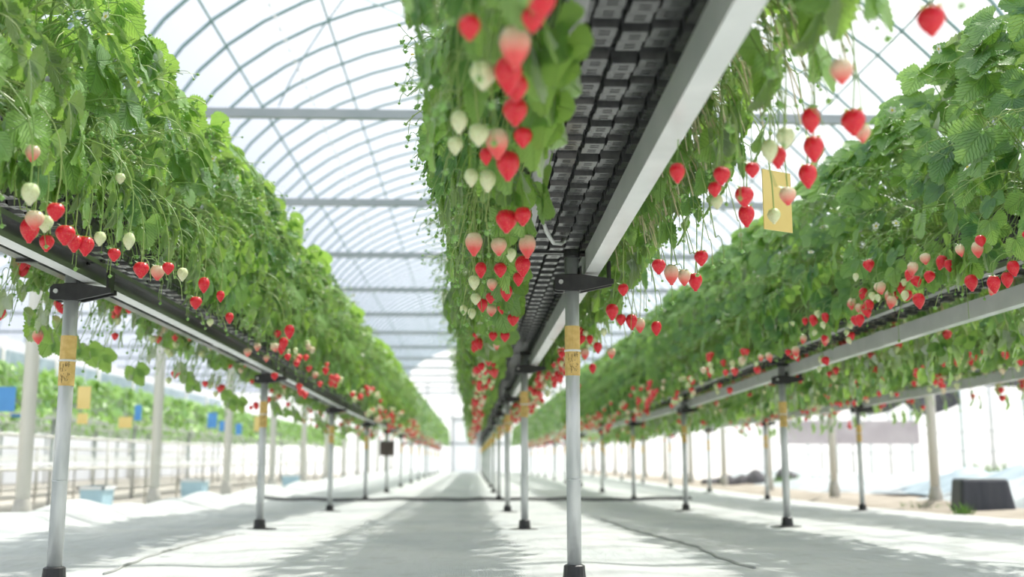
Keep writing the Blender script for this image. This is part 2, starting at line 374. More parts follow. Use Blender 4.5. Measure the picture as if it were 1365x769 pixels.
# far end wall
q = MB(); q.box((HX0-9, YEND, -.15), (HX1+9, YEND+.01, 3.0)); tag(q.build('wall_back', wallfilm), kind='structure')
q = MB(); n = 22; P = [arch_pt(i/n) for i in range(n+1)]
q.add([(px, YEND, pz) for px, pz in P], [tuple(range(n+1))]); tag(q.build('wall_back_gable', wallfilm), kind='structure')
for i, (a, b) in enumerate([((HX0, .95), (HX1, 1.05)), ((HX0, 2.0), (HX1, 2.06))]):
    q = MB(); q.box((a[0], YEND-.06, a[1]), (b[0], YEND-.01, b[1])); tag(q.build('end_wall_rail', greypipe), ['lower', 'upper'][i]+' horizontal rail of the far end wall', 'rail')
for i in range(8):
    x = HX0+i*(HX1-HX0)/7; q = MB(); q.box((x-.025, YEND-.07, -.1), (x+.025, YEND-.01, EAVE+ (0 if i in (0, 7) else 1.2*math.sin(PI*i/7)))); tag(q.build('end_wall_stud', greypipe), f'upright stud of the far end wall, {ordn(i+1)} from the left', 'stud', 'end wall studs')
dr = empty('door_1', (-.3, YEND-.1, -.1)); dr['kind'] = 'structure'
q = MB(); q.box((-.5, 0, 0), (.5, .03, 2.0)); q.build('door_panel', wallfilm, dr)
q = MB(); q.box((-.55, -.01, 0), (-.5, .05, 2.05)); q.box((.5, -.01, 0), (.55, .05, 2.05)); q.box((-.55, -.01, 2.0), (.55, .05, 2.06)); q.build('door_frame', greypipe, dr)

# ------------------------------------------------------------------ benches
# post x, rail underside height, does the height follow the floor, first post, far end
BEN = {'left': (-1.215, .885, 1, 3.30), 'centre': (.30, .915, .15, 3.27), 'right': (1.86, .895, 1, 3.40), 'outer': (3.40, .90, 1, 3.35)}
STEP = 3.1; BEND = 41.0
BNAME = {'left': 'left bench', 'centre': 'centre bench', 'right': 'right bench', 'outer': 'outermost right bench'}
def zb(row, y): return BEN[row][1] + zoff(y)*BEN[row][2] + (.018*max(0, min(2.6, 3.3-y)) if row == 'centre' else 0)
def rail_mesh(row, x0, x1, h=.068):
    ysr = list(np.arange(-1.5, 14, .5)) + [14+3*i for i in range(int((BEND-14)/3)+1)]
    q = MB(); b = .006
    w = .0035
    prof = [(x0, 0), (x1, 0), (x1, .016), (x1-w, .016), (x1-w, w), (x0+w, w), (x0+w, h-w), (x1-w, h-w), (x1-w, h-.014), (x1, h-.014), (x1, h), (x0, h)]
    n = len(prof)
    V = [(px, yy, zb(row, yy)+pz) for yy in ysr for px, pz in prof]; F_ = [(i*n+j, (i+1)*n+j, (i+1)*n+(j+1) % n, i*n+(j+1) % n) for i in range(len(ysr)-1) for j in range(n)]
    q.add(V, F_); q.m = [1 if (k_ % n) in (1, 2, 3, 4, 5, 6, 7, 8, 9) else 0 for k_ in range(len(F_))]
    # splice sleeves
    for yy in np.arange(5.0, BEND, 6.2):
        q.box((x0-.003, yy-.05, zb(row, yy)-.003), (x0-.0002, yy+.05, zb(row, yy)+h+.003))
    return q
# bracket: collar round the post, arm reaching under the rail, upturned end; screws
br = MB()
br.tube([(0, 0, -.026), (0, 0, .026)], .027, 14)
cs = [(-.055, -.022), (-.055, .012), (-.045, .022), (.03, .024), (.125, .010), (.125, -.004), (.03, -.026), (-.045, -.026)]
br.add([(a, -.030, b) for a, b in cs]+[(a, -.018, b) for a, b in cs], [tuple(range(8)), tuple(range(15, 7, -1))]+[(i, i+8, (i+1) % 8+8, (i+1) % 8) for i in range(8)])
br.add([(a, .018, b) for a, b in cs]+[(a, .030, b) for a, b in cs], [tuple(range(8)), tuple(range(15, 7, -1))]+[(i, i+8, (i+1) % 8+8, (i+1) % 8) for i in range(8)])
br.box((.02, -.028, .0), (.122, .028, .008)); br.box((.110, -.026, .0), (.117, .026, .066)); br.box((.022, -.026, .004), (.028, .026, .05))
brm = br.mesh('rail_bracket', blackbr)
sw = MB(); sw.tube([(-.036, -.036, 0), (-.036, -.028, 0)], .007, 10); swm = sw.mesh('bracket_screw', screw)
cp = MB(); cp.lathe([(.024, 0), (.026, .004), (.026, .022), (.023, .026)], 14); cp.box((.0, -.012, .004), (.045, -.006, .02)); cp.tube([(.03, -.01, .012), (.055, -.02, .006)], .003, 6)
cpm = cp.mesh('top_clamp', blackbr)
fo = MB(); fo.lathe([(.036, 0), (.036, .012), (.033, .03), (.031, .055), (.026, .058)], 16); fom = fo.mesh('foot_cap', blackbr, False)
fp = MB(); fp.lathe([(.10, 0), (.10, .004), (.07, .009), (.03, .012)], 20); fpm = fp.mesh('foot_plate', blackbr)
tp = MB(); tp.tube([(0, 0, -.075), (0, 0, .075)], .0232, 16, 0)
tr_ = random.Random(3)
for _ in range(26):       # stamped print on the tape
    a = -PI/2+tr_.uniform(-.7, .7); z = tr_.uniform(-.06, -.012); a2 = a+tr_.uniform(-.2, .2); z2 = z+tr_.uniform(-.012, .012)
    tp.tube([(.0234*math.cos(a), .0234*math.sin(a), z), (.0234*math.cos(a2), .0234*math.sin(a2), z2)], .0007, 4, 1)
tpm = tp.mesh('yellow_tape', [kraft, inkm])
ti = MB(); ti.lathe([(.0235, -.003), (.0255, -.003), (.0255, .003), (.0235, .003)], 16); tim = ti.mesh('white_tie', tiewh)

for row, (bx, bz, fl, y0) in BEN.items():
    root = empty('growing_bench', (0, 0, 0), {'left': 'long raised strawberry bench on steel posts along the left aisle edge', 'centre': 'long raised strawberry bench overhead with black underside and posts between the two aisles', 'right': 'long raised strawberry bench on steel posts right of the right aisle', 'outer': 'outermost raised bench on the far right beyond the right bench'}[row], 'bench', 'raised growing benches')
    rail_mesh(row, bx+.040, bx+.084).build('rail', [whitebeam, insteel], root)
    ysl = list(np.arange(-1.5, 14, .5)) + [14+3*i for i in range(int((BEND-14)/3)+1)]
    q = MB(); q.add([(bx+px, yy, zb(row, yy)+pz) for yy in ysl for px, pz in ((-.167, .072), (-.132, .072), (-.132, .090), (-.167, .090))], [(i*4+j, (i+1)*4+j, (i+1)*4+(j+1) % 4, i*4+(j+1) % 4) for i in range(len(ysl)-1) for j in range(4)])
    q.build('tray_ledge', insteel, root)
    ya = y0 if row in ('left', 'centre') else (y0+STEP if row != 'outer' else y0+STEP)
    yy = ya; k = 0
    # cross bars carrying the trays
    while yy < BEND:
        k += 1; gz = ground_z(bx, yy)-.004; top = zb(row, yy)
        p = MB(); p.tube([(0, 0, .02), (0, 0, top-gz+.072)], .0215, 18); p.tube([(0, 0, .30), (0, 0, .306)], .0222, 18)
        po = p.build('post', galv, root, True); po.location = (bx, yy, gz)
        for me, dz, nm in ((brm, top-gz-.028, 'rail_bracket'), (cpm, top-gz+.05, 'top_clamp'), (fom, 0, 'foot_cap'), (fpm, 0, 'foot_plate'), (tpm, top-gz-.235, 'yellow_tape'), (tim, top-gz-.235, 'white_tie'), (swm, top-gz-.028, 'bracket_screw')):
            if yy > 16 and nm in ('white_tie', 'bracket_screw', 'top_clamp', 'foot_plate'): continue
            c = link(nm, me, po); c.location = (0, 0, dz)
        if yy < 13: am_ = MB(); am_.box((-.17, -.012, top-gz+.064), (.09, .012, top-gz+.072)); am_.build('cross_arm', blackbr, po)
        yy += STEP

# ------------------------------------------------------------------ trays
def make_tray():
    root = empty('planting_tray', (0, 0, 0)); Lh = .29; q = MB(); X0, X1 = -.165, .175
    # wide enough to overlap the rails' inner edges; ribs across
    def quad(a, b, c, d, mi=0): q.add([a, b, c, d], [(0, 1, 2, 3)], mi)
    zt = .045
    q.box((X0+.04, -Lh, zt), (X1-.04, Lh, zt+.006))
    nrib = 10; pw = 2*Lh/nrib
    for i in range(nrib):
        y0 = -Lh+i*pw+.005; y1 = y0+pw-.010; z0 = .020 + (.008 if i % 2 else 0)
        sl = .004
        # trapezoid rib: sides
        xa, xb = X0+.045, X1-.045
        # bottom is a strip of blocks, each stepped, with open slots
        nb = 5; bw = (xb-xa)/nb
        for j in range(nb):
            x0 = xa+j*bw+.004; x1 = xa+(j+1)*bw-.004; zz = z0 + (.007 if (j % 2) else 0)
            yk = [y0+sl, y0+sl+(y1-y0-2*sl)*.30, y0+sl+(y1-y0-2*sl)*.44, y0+sl+(y1-y0-2*sl)*.62, y0+sl+(y1-y0-2*sl)*.76, y1-sl]
            xs_ = [x0, x0+(x1-x0)*.3, x0+(x1-x0)*.75, x1]
            for a in range(5):
                for b in range(3):
                    A = [(xs_[b], yk[a]), (xs_[b+1], yk[a]), (xs_[b+1], yk[a+1]), (xs_[b], yk[a+1])]
                    if b == 1 and a in (1, 3):   # slot pocket
                        q.add([(x, y, zz) for x, y in A]+[(x, y, zz+.012) for x, y in A], [(0, 4, 5, 1), (1, 5, 6, 2), (2, 6, 7, 3), (3, 7, 4, 0)])
                        q.add([(x, y, zz+.012) for x, y in A], [(0, 3, 2, 1)], 1)
                    else: q.add([(x, y, zz) for x, y in A], [(0, 3, 2, 1)])
            B = [(x0, y0+sl, zz), (x1, y0+sl, zz), (x1, y1-sl, zz), (x0, y1-sl, zz), (x0-.003, y0, zt), (x1+.003, y0, zt), (x1+.003, y1, zt), (x0-.003, y1, zt)]
            q.add(B, [(0, 1, 5, 4), (1, 2, 6, 5), (2, 3, 7, 6), (3, 0, 4, 7)])
    for sgn, xe in ((-1, X0), (1, X1)):     # side walls with lip and round drain holes
        xi = xe-sgn*.045
        q.add([(xi, -Lh, zt), (xi, Lh, zt), (xe, Lh, .15), (xe, -Lh, .15)], [(0, 1, 2, 3) if sgn > 0 else (3, 2, 1, 0)])
        q.box((min(xe, xe+sgn*.02), -Lh, .146), (max(xe, xe+sgn*.02), Lh, .154))
        for i in range(12):
            yy = -Lh+.03+i*.046
            for zr in (.085, .12):
                fx = xi+(xe-xi)*((zr-zt)/(.15-zt))+sgn*.0015
                pts = [(fx+sgn*0.0, yy+.012*math.cos(t), zr+.009*math.sin(t)) for t in np.linspace(0, 2*PI, 9)[:-1]]
                q.tube([(fx-sgn*.0, yy, zr), (fx+sgn*.004, yy, zr)], .011, 8, 0)
                q.tube([(fx+sgn*.0035, yy, zr), (fx+sgn*.0045, yy, zr)], .007, 8, 1)
    q.build('tray_shell', [blackpl, slotm], root)
    s = MB(); n_ = 12
    s.add([(X0+.01+(X1-X0-.02)*i/n_, -Lh+2*Lh*j/n_, .135+.012*math.sin(i*2.3+j*1.7)) for j in range(n_+1) for i in range(n_+1)],
          [(j*(n_+1)+i, j*(n_+1)+i+1, (j+1)*(n_+1)+i+1, (j+1)*(n_+1)+i) for j in range(n_) for i in range(n_)])
    s.build('substrate', soil, root, True)
    return root
tray0 = make_tray(); used = False
for row, (bx, bz, fl, y0) in BEN.items():
    y = {'left': 1.2, 'centre': .3, 'right': 2.3, 'outer': 5.0}[row]; k = 0
    while y < (40 if row == 'centre' else 13):
        k += 1
        o = tray0 if not used else copy_tree(tray0)
        used = True
        o.location = (bx-.0425, y, zb(row, y)+.082); o.rotation_euler.x = math.atan2(zb(row, y+.2)-zb(row, y-.2), .4)
        tag(o, f'black slotted planting tray in the {BNAME[row]}, {ordn(min(k,66))} from the camera end', 'tray', f'planting trays in the {BNAME[row]}'); y += .6
# irrigation pipe bent beneath the centre bench beside its nearest post
q = MB(); P = [at(714, 268, y=3.0), at(722, 290, y=3.05), at(729, 310, y=3.1), at(738, 324, y=3.15), at(748, 325, y=3.2), at(752, 318, y=3.22)]
P = [Vector(p) for p in P]; q.tube(P, .006, 8)
tag(q.build('irrigation_pipe', cable, smooth=True), 'pale bent irrigation pipe under the centre bench beside its nearest post', 'pipe')

# ------------------------------------------------------------------ plants
def leaflet_template(teeth=8, seed=0):
    """unit leaflet: stem at origin, along +Y, width along X; list of (x, y, z), faces, uvs"""
    r = random.Random(seed); n = teeth*2
    V, U, Fc = [], [], []
    for i in range(n+1):
        t = i/n
        w_ = .50*(math.sin(PI*min(1, t**.80))**.62)*(1-.12*t) if 0 < t < 1 else 0.0
        w_ = max(w_, .012)
        tooth = (i % 2 == 1)
        e = w_*(1.0 if tooth else .83) if t > .12 else w_
        yl = t + (.018 if tooth else -.012)
        for s, fr in ((-1, 1), (-1, .5), (0, 0), (1, .5), (1, 1)):
            x = s*e*fr
            z = .16*abs(x)**1.3 + .02*math.sin(t*14+abs(x)*9)*fr - .16*t*t
            V.append((x, (yl if fr == 1 else t) + (.03*fr if 0 < t < 1 else 0), z)); U.append((t, s*fr*w_*2))
    for i in range(n):
        for j in range(4):
            a = i*5+j; Fc.append((a, a+1, a+6, a+5))
    return np.array(V), Fc, U
def leaflet_simple():
    V = [(0, 0, 0), (-.36, .25, .06), (-.42, .62, .03), (0, 1, -.15), (.42, .62, .03), (.36, .25, .06), (0, .5, -.03)]
    return np.array(V), [(0, 6, 2, 1), (6, 3, 2), (0, 5, 4, 6), (6, 4, 3)], [(0, 0), (.25, -.6), (.6, -.7), (1, 0), (.6, .7), (.25, .6), (.5, 0)]
LT = [leaflet_template(t, i) for i, t in enumerate((7, 8, 9))]
LS = leaflet_simple()

def put_leaflet(q, T, base, f, nrm, size, wid, rnd, curl=1.0, mi=0):
    f = f.normalized(); nrm = (nrm - f*nrm.dot(f)); nrm = nrm.normalized() if nrm.length > 1e-5 else f.orthogonal().normalized()
    x = f.cross(nrm)
    V, Fc, U = T
    A = np.array([x*size*wid, f*size, nrm*size*curl])
    P = V @ A + np.array(base)
    q.add(P.tolist(), Fc, mi, U, rnd)
def bez(a, b, c, n):
    return [a*(1-t)**2 + b*(2*t*(1-t)) + c*t*t for t in [i/n for i in range(n+1)]]
def rv(R, s): return Vector((R.uniform(-s, s), R.uniform(-s, s), R.uniform(-s, s)))
def put_leaf(q, qs, crown, tip, R, size, simple=False, drop=None):
    """trifoliate leaf at the end of an arching petiole"""
    d = tip-crown
    ctrl = crown + Vector((d.x*.35, d.y*.4, max(d.z*.9, abs(d.x)*.45+.03)))
    c = bez(crown, ctrl, tip, 6 if not simple else 2)
    if qs is not None: qs.tube(c, [.0022]*(len(c)-1)+[.0014], 4, 0, R.random(), False)
    outw = Vector((d.x, d.y*.6, 0)); outw = outw.normalized() if outw.length > .01 else Vector((1, 0, 0))
    h = max(0, min(1, (d.z+.1)/.6))
    nrm = (outw*(1.25-.7*h) + Vector((0, R.uniform(-1.15, .55), .15+.75*h)) + rv(R, .40)).normalized()
    fw = outw*(.45+.5*h)*R.uniform(.6, 1.2) + Vector((0, R.uniform(-.7, .7), -.75+.55*h)); fw = fw - nrm*fw.dot(nrm); fw = fw.normalized()
    side = fw.cross(nrm)
    T = LS if simple else R.choice(LT); rd = R.random()
    for k, (a, sc) in enumerate(((0, 1.0), (1.15, .88), (-1.15, .88))):
        a += R.uniform(-.15, .15)
        ff = fw*math.cos(a)+side*math.sin(a)
        nn = nrm + (side*(-math.sin(a))*.25) + rv(R, .12)
        put_leaflet(q, T, tip+ff*.004, ff, nn, size*sc, R.uniform(.92, 1.1), min(1, max(0, rd+R.uniform(-.12, .12))), R.uniform(.6, 1.8))
def tiny_bud(q, p, R, s=1.0):
    for k in range(5):
        a = 2*PI*k/5+R.random(); o = Vector((math.cos(a), math.sin(a), R.uniform(-.5, .3)))
        e = p+o*.009*s; m = o.cross(Vector((0, 0, 1))).normalized()*.0032*s; md = p+o*.004*s
        q.add([p, md+m, e, md-m], [(0, 1, 2, 3)], 1, [(.5, .5)]*4, R.random())
    q.lathe([(.0012*s, -.006*s), (.0042*s, -.003*s), (.0042*s, .0005*s), (.001*s, .003*s)], 6, 1, tuple(p), R.random())
def sample_tip(R, side, W=.36, Hh=.58):
    """tip on a boxy hump over the bed; side -1/+1 picks the flank"""
    u = R.random()
    if u < .62:      # flank
        z = R.uniform(-.12, Hh*.95); x = W*(1-.25*max(0, z/Hh)**3)*R.uniform(.70, 1.05); 
        if z < 0: x = max(x, .27)
    else:            # top
        x = R.uniform(0, W*.85); z = Hh*(1-.18*(x/W)**3)*R.uniform(.72, 1.04)
    return Vector((side*x, R.gauss(0, .10), z))
TRUSS = []
def make_plant(idx, nleaf=54, hang=(0, 0), thin=0):
    R = random.Random(100+idx)
    q = MB(); qs = MB()
    for i in range(nleaf):
        side = 1 if i % 2 else -1
        tip = sample_tip(R, side, .335 if not (hang[0] and side < 0) else .305)
        if side > 0 and R.random() < thin: continue
        if side < 0 and not hang[0] and R.random() < .16: tip = Vector((-R.uniform(.26, .33), R.gauss(0, .10), R.uniform(-.15, -.03)))
        if R.random() < hang[0 if side < 0 else 1]: tip = Vector((side*R.uniform(.20, .35), R.gauss(0, .10), R.uniform(-.16 if hang[0] else -.33, -.02)))
        elif hang[0] and side < 0 and R.random() < .22: tip = Vector((-R.uniform(.12, .20), R.gauss(0, .10), R.uniform(-.235, -.19)))
        crown = Vector((side*R.uniform(0, .07), R.uniform(-.05, .05), 0))
        put_leaf(q, qs, crown, tip, R, R.uniform(.070, .115)*(1.0 if tip.z > .0 else .85))
    for i in range(22):      # filler leaves inside the crown, its inner shade put into a darker green
        a = Vector((R.uniform(-.2, .2), R.uniform(-.13, .13), R.uniform(.04, .36)))
        put_leaflet(q, LS, a, Vector((a.x*3, R.uniform(-1, 1), R.uniform(-.6, .3))), Vector((a.x*4, R.uniform(-.5, .5), .6)), R.uniform(.08, .11), 1.1, R.random()*.6)
    tips = []
    # fruiting and flowering stalks that spill over the edge of the tray
    for i in range(27):
        side = 1 if i % 2 else -1
        c0 = Vector((side*.05, R.uniform(-.06, .06), .01)); lo = i < 15
        if lo: e = Vector((side*R.uniform(.20, .33), R.gauss(0, .10), R.uniform(-.32 if hang[side > 0] else -.22, .04)))
        else: e = Vector((side*R.uniform(.34, .47), R.gauss(0, .12), R.uniform(-.02, .42)))
        b = Vector((e.x*.75, e.y*.4, max(.10, e.z*.9+.12)))
        c = bez(c0, b, e, 9); rd = R.random(); qs.tube(c, [.0021]*6+[.0015]*4, 4, 0, rd, False)
        for k in range(R.randint(3, 6)):
            st = c[R.randint(5, 9)]; dn = Vector((side*R.uniform(-.02, .06), R.uniform(-.06, .06), -R.uniform(.02, .09) if lo else R.uniform(-.05, .03)))
            pe = st+dn; qs.tube(bez(st, st+Vector((dn.x*.8, dn.y*.8, .012)), pe, 4), .0011, 3, 0, rd, False)
            if lo and k == 0 and i < 11: tips.append((pe, side))
            else: tiny_bud(qs, pe, R, R.uniform(.7, 1.5))
    if thin:     # faded stalks spilling down the right side
        for i in range(26):
            a = Vector((R.uniform(.08, .16), R.uniform(-.13, .13), R.uniform(-.01, .08))); e = Vector((R.uniform(.20, .36), a.y+R.gauss(.02, .07), R.uniform(-.20, .10)))
            qs.tube(bez(a, Vector((e.x*.8, (a.y+e.y)/2, max(a.z, e.z)+.07)), e, 8), R.uniform(.0012, .0022), 4, 2, R.random(), False)
    fm = q.mesh('foliage', leafm, True); sm = qs.mesh('fruit_stalk', [stalkm, calyxm, drym], True)
    fl = []
    for _ in range(5):
        side = R.choice((-1, 1)); fl.append(Vector((side*R.uniform(.30, .41), R.uniform(-.14, .14), R.uniform(-.02, .5))))
    return fm, sm, tips, fl
PL = [make_plant(i, 56, (0, .36)) for i in range(6)] + [make_plant(10+i, 62, (.30, .16)) for i in range(4)] + [make_plant(20+i, 60, (.30, .16), .45) for i in range(3)] + [make_plant(30+i, 54, (0, .07)) for i in range(5)]
fw_ = MB()
for k in range(5):
    a = 2*PI*k/5; o = Vector((math.cos(a), math.sin(a), .12)); s = Vector((-math.sin(a), math.cos(a), 0))
    fw_.add([o*.002, o*.008+s*.0055, o*.0135+s*.004, o*.0145, o*.0135-s*.004, o*.008-s*.0055], [(0, 1, 2, 3), (0, 3, 4, 5)])
fw_.lathe([(.0045, 0), (.0042, .0025), (.002, .0042), (.0003, .0046)], 8, 1)
flm = fw_.mesh('flower', [petal, yelc])

SP = .25
def where(row, y, per=SP):
    y0 = BEN[row][3]; b = int(math.floor((y-y0)/STEP+1e-6))   # bay index; -1 before the first post
    if b < 0: return b, f'before its nearest post'
    return b, f'past its {ordn(b+1)} post'
cnt = {}
PLANT_Z = .082+.135
rowspan = {'left': (.9, 17.2), 'centre': (.55, 17.0), 'right': (2.4, 17.5), 'outer': (5.2, 15.0)}
sites = []
for row, (bx, bz, fl, y0) in BEN.items():
    y, yb = rowspan[row]
    while y < yb:
        yy = y+random.uniform(-.03, .03); vi = 13+random.randrange(5) if row == 'left' else (13+random.randrange(5) if row == 'outer' else random.randrange(6)) if row != 'centre' else (6+random.randrange(4) if yy > 3.4 else 10+random.randrange(3)); flip = row == 'left'
        sites.append((row, bx-.0425, yy, vi, flip)); y += SP
for row, x, y, vi, flip in sites:
    fm, sm, tips, fl = PL[vi]
    b, wtxt = where(row, y); cnt[(row, b)] = cnt.get((row, b), 0)+1
    r = empty('strawberry_plant', (x+random.uniform(-.015, .015), y, zb(row, y)+PLANT_Z), f'leafy green strawberry plant on the {BNAME[row]}, {ordn(cnt[(row, b)])} plant {wtxt}', 'plant', f'strawberry plants on the {BNAME[row]}')
    r.rotation_euler.z = PI if flip else 0
    s = random.uniform(.94, 1.08); r.scale = (random.uniform(.97, 1.04), 1, s)
    link('foliage', fm, r); link('fruit_stalk', sm, r)
    if y < 9:
        for p in fl[:random.choice((1, 2, 3, 4))]:
            o = link('flower', flm, r); o.location = p; o.rotation_euler = (random.uniform(-.4, .4), (1 if p.x > 0 else -1)*random.uniform(.4, 1.3), random.uniform(0, 6))

# the many plants further down the rows
def far_foliage(row, ya, yb, per_m, name, label, xc=None, zf=None, Hh=.58, W=.36, sz=(.08, .12)):
    R = random.Random(hash(name+label) % 1000 if False else len(label)); q = MB(); n = int((yb-ya)*per_m)
    for i in range(n):
        y = ya+(yb-ya)*R.random(); side = R.choice((-1, 1)); tip = sample_tip(R, side, W, Hh)
        tip += Vector(((BEN[row][0]-.0425) if xc is None else xc, y, (zb(row, y)+PLANT_Z) if zf is None else zf))
        nrm = Vector((side*.8, R.uniform(-.5, .5), .6))+rv(R, .4)
        ff = Vector((side*.4, R.uniform(-1, 1), -.5))
        put_leaflet(q, LS, tip, ff, nrm, R.uniform(*sz), 1.1, R.random(), 1)
    return tag(q.build(name, leafm, smooth=True), label, 'foliage', kind='stuff')
for row in ('left', 'centre', 'right', 'outer'):
    far_foliage(row, rowspan[row][1], BEND if row != 'outer' else 34, 330, 'distant_foliage', {'left': 'mass of distant strawberry leaves far along the left bench', 'centre': 'mass of distant strawberry leaves far along the centre bench', 'right': 'mass of distant strawberry leaves far along the right bench', 'outer': 'mass of distant strawberry leaves far along the outermost right bench'}[row])

# ------------------------------------------------------------------ strawberries
def fruit_mesh(kind, shp):
    """origin at the shoulder top; the fruit hangs down -Z"""
    R = random.Random(shp*7+3); n = 18; H_, W_ = [(.044, .0185), (.038, .0185), (.048, .0175), (.035, .0165)][shp]
    if kind == 'green': H_, W_ = H_*.45, W_*.5
    if kind == 'white': H_, W_ = H_*.78, W_*.76
    prof = []
    for i in range(13):
        t = i/12; ww = math.sin(PI*min(1, (t*.955+.045)**(.66 if shp != 2 else .72)))**.72
        if t > .97: ww = .22
        prof.append((W_*max(.02, ww), -H_*t - (.0 if t > .1 else -.002)))
    q = MB(); vs_ = []
    for r_, z in prof:
        for j in range(n):
            a = 2*PI*j/n; rr = r_*(1+.05*math.sin(2*a+shp)+.03*math.sin(3*a+shp*2)); vs_.append((rr*math.cos(a), rr*math.sin(a), z))
    q.add(vs_, [(i*n+j, (i+1)*n+j, (i+1)*n+(j+1) % n, i*n+(j+1) % n) for i in range(12) for j in range(n)]+[tuple(range(n)), tuple(range(13*n-1, 12*n-1, -1))])
    return q.mesh('fruit', BM[kind], True)
FM = {(k, s): fruit_mesh(k, s) for k in BM for s in range(4)}
def calyx_mesh(s, sc):
    R = random.Random(s); q = MB()
    for k in range(9):
        a = 2*PI*k/9+R.uniform(-.15, .15); o = Vector((math.cos(a), math.sin(a), 0)); sd_ = Vector((-math.sin(a), math.cos(a), 0)); L_ = R.uniform(.014, .021)*sc; up = R.uniform(-.3, .7)
        P = [Vector((0, 0, .001)), o*L_*.45+sd_*.0038*sc+Vector((0, 0, .0005)), o*L_+Vector((0, 0, L_*up*.6)), o*L_*.45-sd_*.0038*sc+Vector((0, 0, .0005))]
        q.add(P, [(0, 1, 2, 3)], 0, [(.5, .5)]*4, R.random())
    q.tube([(0, 0, -.002), (0, 0, .004)], .003*sc, 6, 0, .4, True)
    return q.mesh('calyx', calyxm, True)
CM = [calyx_mesh(i, 1.0) for i in range(3)] + [make_plant(30+i, 54, (0, .07)) for i in range(5)]; CMs = calyx_mesh(9, .7)
def pedicel_mesh(s):
    R = random.Random(s); q = MB()
    q.tube(bez(Vector((0, 0, .002)), Vector((0, 0, .07)), Vector((-R.uniform(.03, .06), R.uniform(-.03, .03), R.uniform(.06, .10))), 7), .0013, 5, 0, R.random(), False)
    return q.mesh('pedicel', stalkm, True)
PM = [pedicel_mesh(i) for i in range(4)]
RIPE = {'red': 'ripe red', 'half': 'half-ripe pink and white', 'white': 'unripe pale white', 'green': 'small unripe green'}
berries = []      # (row, side, pos, kind, scale, hero)
def hero(lst, row, side, h, own=None):
    for e in lst:
        px, py, kd = e[:3]; sc = e[3] if len(e) > 3 else 1; hh = e[4] if len(e) > 4 else h
        p = at(px, py, z=CAMZ+hh); p.z += .018
        berries.append((row, side, p, kd, sc, True))
# left of the centre bench
hero([(626, 43, 'red', .8), (687, 57, 'half', 1.05), (710, 34, 'red', .7), (722, 6, 'red'), (678, 96, 'red', 1), (688, 120, 'red'), (687, 150, 'red', 1.1), (644, 103, 'white', 1.2),
      (663, 188, 'half'), (677, 218, 'red', 1.1), (697, 187, 'red', .8), (638, 183, 'white', 1.1), (607, 199, 'white'), (650, 242, 'white', 1.1), (628, 240, 'white', .9), (648, 212, 'red', .6), (612, 165, 'white', .9)], 'centre', -1, .50)
hero([(675, 294, 'red', 1.15), (697, 290, 'red', 1), (665, 329, 'half', 1.1), (703, 325, 'half', 1.05), (697, 352, 'red', 1.05), (667, 361, 'red'), (681, 342, 'white', .9), (641, 360, 'red', .8), (656, 381, 'half', .9),
      (675, 389, 'red', .95), (654, 399, 'red', .9), (632, 377, 'white', 1.1), (634, 400, 'white', 1.1), (629, 419, 'white'), (643, 407, 'red', .9), (655, 415, 'half', .9), (669, 413, 'red', .9), (684, 426, 'red', 1.05),
      (673, 449, 'red', 1), (657, 449, 'red', .9), (662, 462, 'half', .9), (632, 322, 'half', 1.05), (618, 415, 'white', .9), (691, 373, 'red', .8), (653, 492, 'red', 1), (655, 508, 'red'), (640, 534, 'red', 1), (648, 520, 'half', 1), (650, 545, 'red'), (640, 500, 'half')], 'centre', -1, .475)
# right of the centre bench
hero([(1242, 31, 'red', 1.0), (1081, 161, 'red', .8), (1085, 198, 'red', .95), (1077, 234, 'red', .95), (1138, 164, 'red', 1.1), (1150, 182, 'half', .8), (1122, 99, 'half', .85), (1037, 210, 'red', .8), (1047, 187, 'white', 1.1), (1026, 202, 'white', 1),
      (992, 263, 'red', 1), (995, 286, 'red', .95), (962, 237, 'red', .85), (1003, 231, 'red', .7), (956, 273, 'white'), (1032, 291, 'white', 1.1), (1050, 263, 'half', .9), (903, 232, 'red', .8), (953, 256, 'red', .8)], 'centre', 1, .52)
hero([(935, 346, 'red', .95), (878, 357, 'red', .9), (895, 364, 'half', 1), (927, 375, 'red', 1), (912, 370, 'half', .9), (831, 388, 'red', .9), (816, 414, 'red', 1.1), (828, 427, 'red', 1), (842, 427, 'red', 1.05), (853, 432, 'half', 1), (875, 436, 'red', 1),
      (797, 463, 'red'), (815, 470, 'half'), (790, 490, 'red'), (805, 445, 'white'), (780, 470, 'half'), (770, 515, 'red')], 'centre', 1, .46)
# right face of the left bench
hero([(43, 207, 'half', .9, .60), (40, 259, 'white', 1.15), (40, 303, 'red', 1.1), (46, 294, 'half', 1), (60, 300, 'white', 1.15), (74, 284, 'red', .9), (62, 325, 'red', 1.05), (87, 313, 'red', 1.1), (99, 325, 'red', 1.1), (114, 327, 'red', 1),
      (133, 321, 'white', 1.1), (152, 342, 'red', .8), (160, 242, 'white', .8, .66), (172, 322, 'white', 1), (188, 360, 'red', 1.05), (210, 364, 'half', 1), (224, 360, 'red', .8), (243, 367, 'white', 1), (272, 379, 'red', .9), (261, 404, 'red', 1),
      (280, 432, 'white', .9), (294, 396, 'red', .7), (306, 424, 'red', .8), (330, 470, 'half'), (343, 463, 'half'), (386, 440, 'red', 1.1), (378, 456, 'red', 1.1), (375, 465, 'red'), (355, 478, 'half'), (412, 492, 'red'), (434, 494, 'red'), (420, 500, 'half')], 'left', 1, .50)
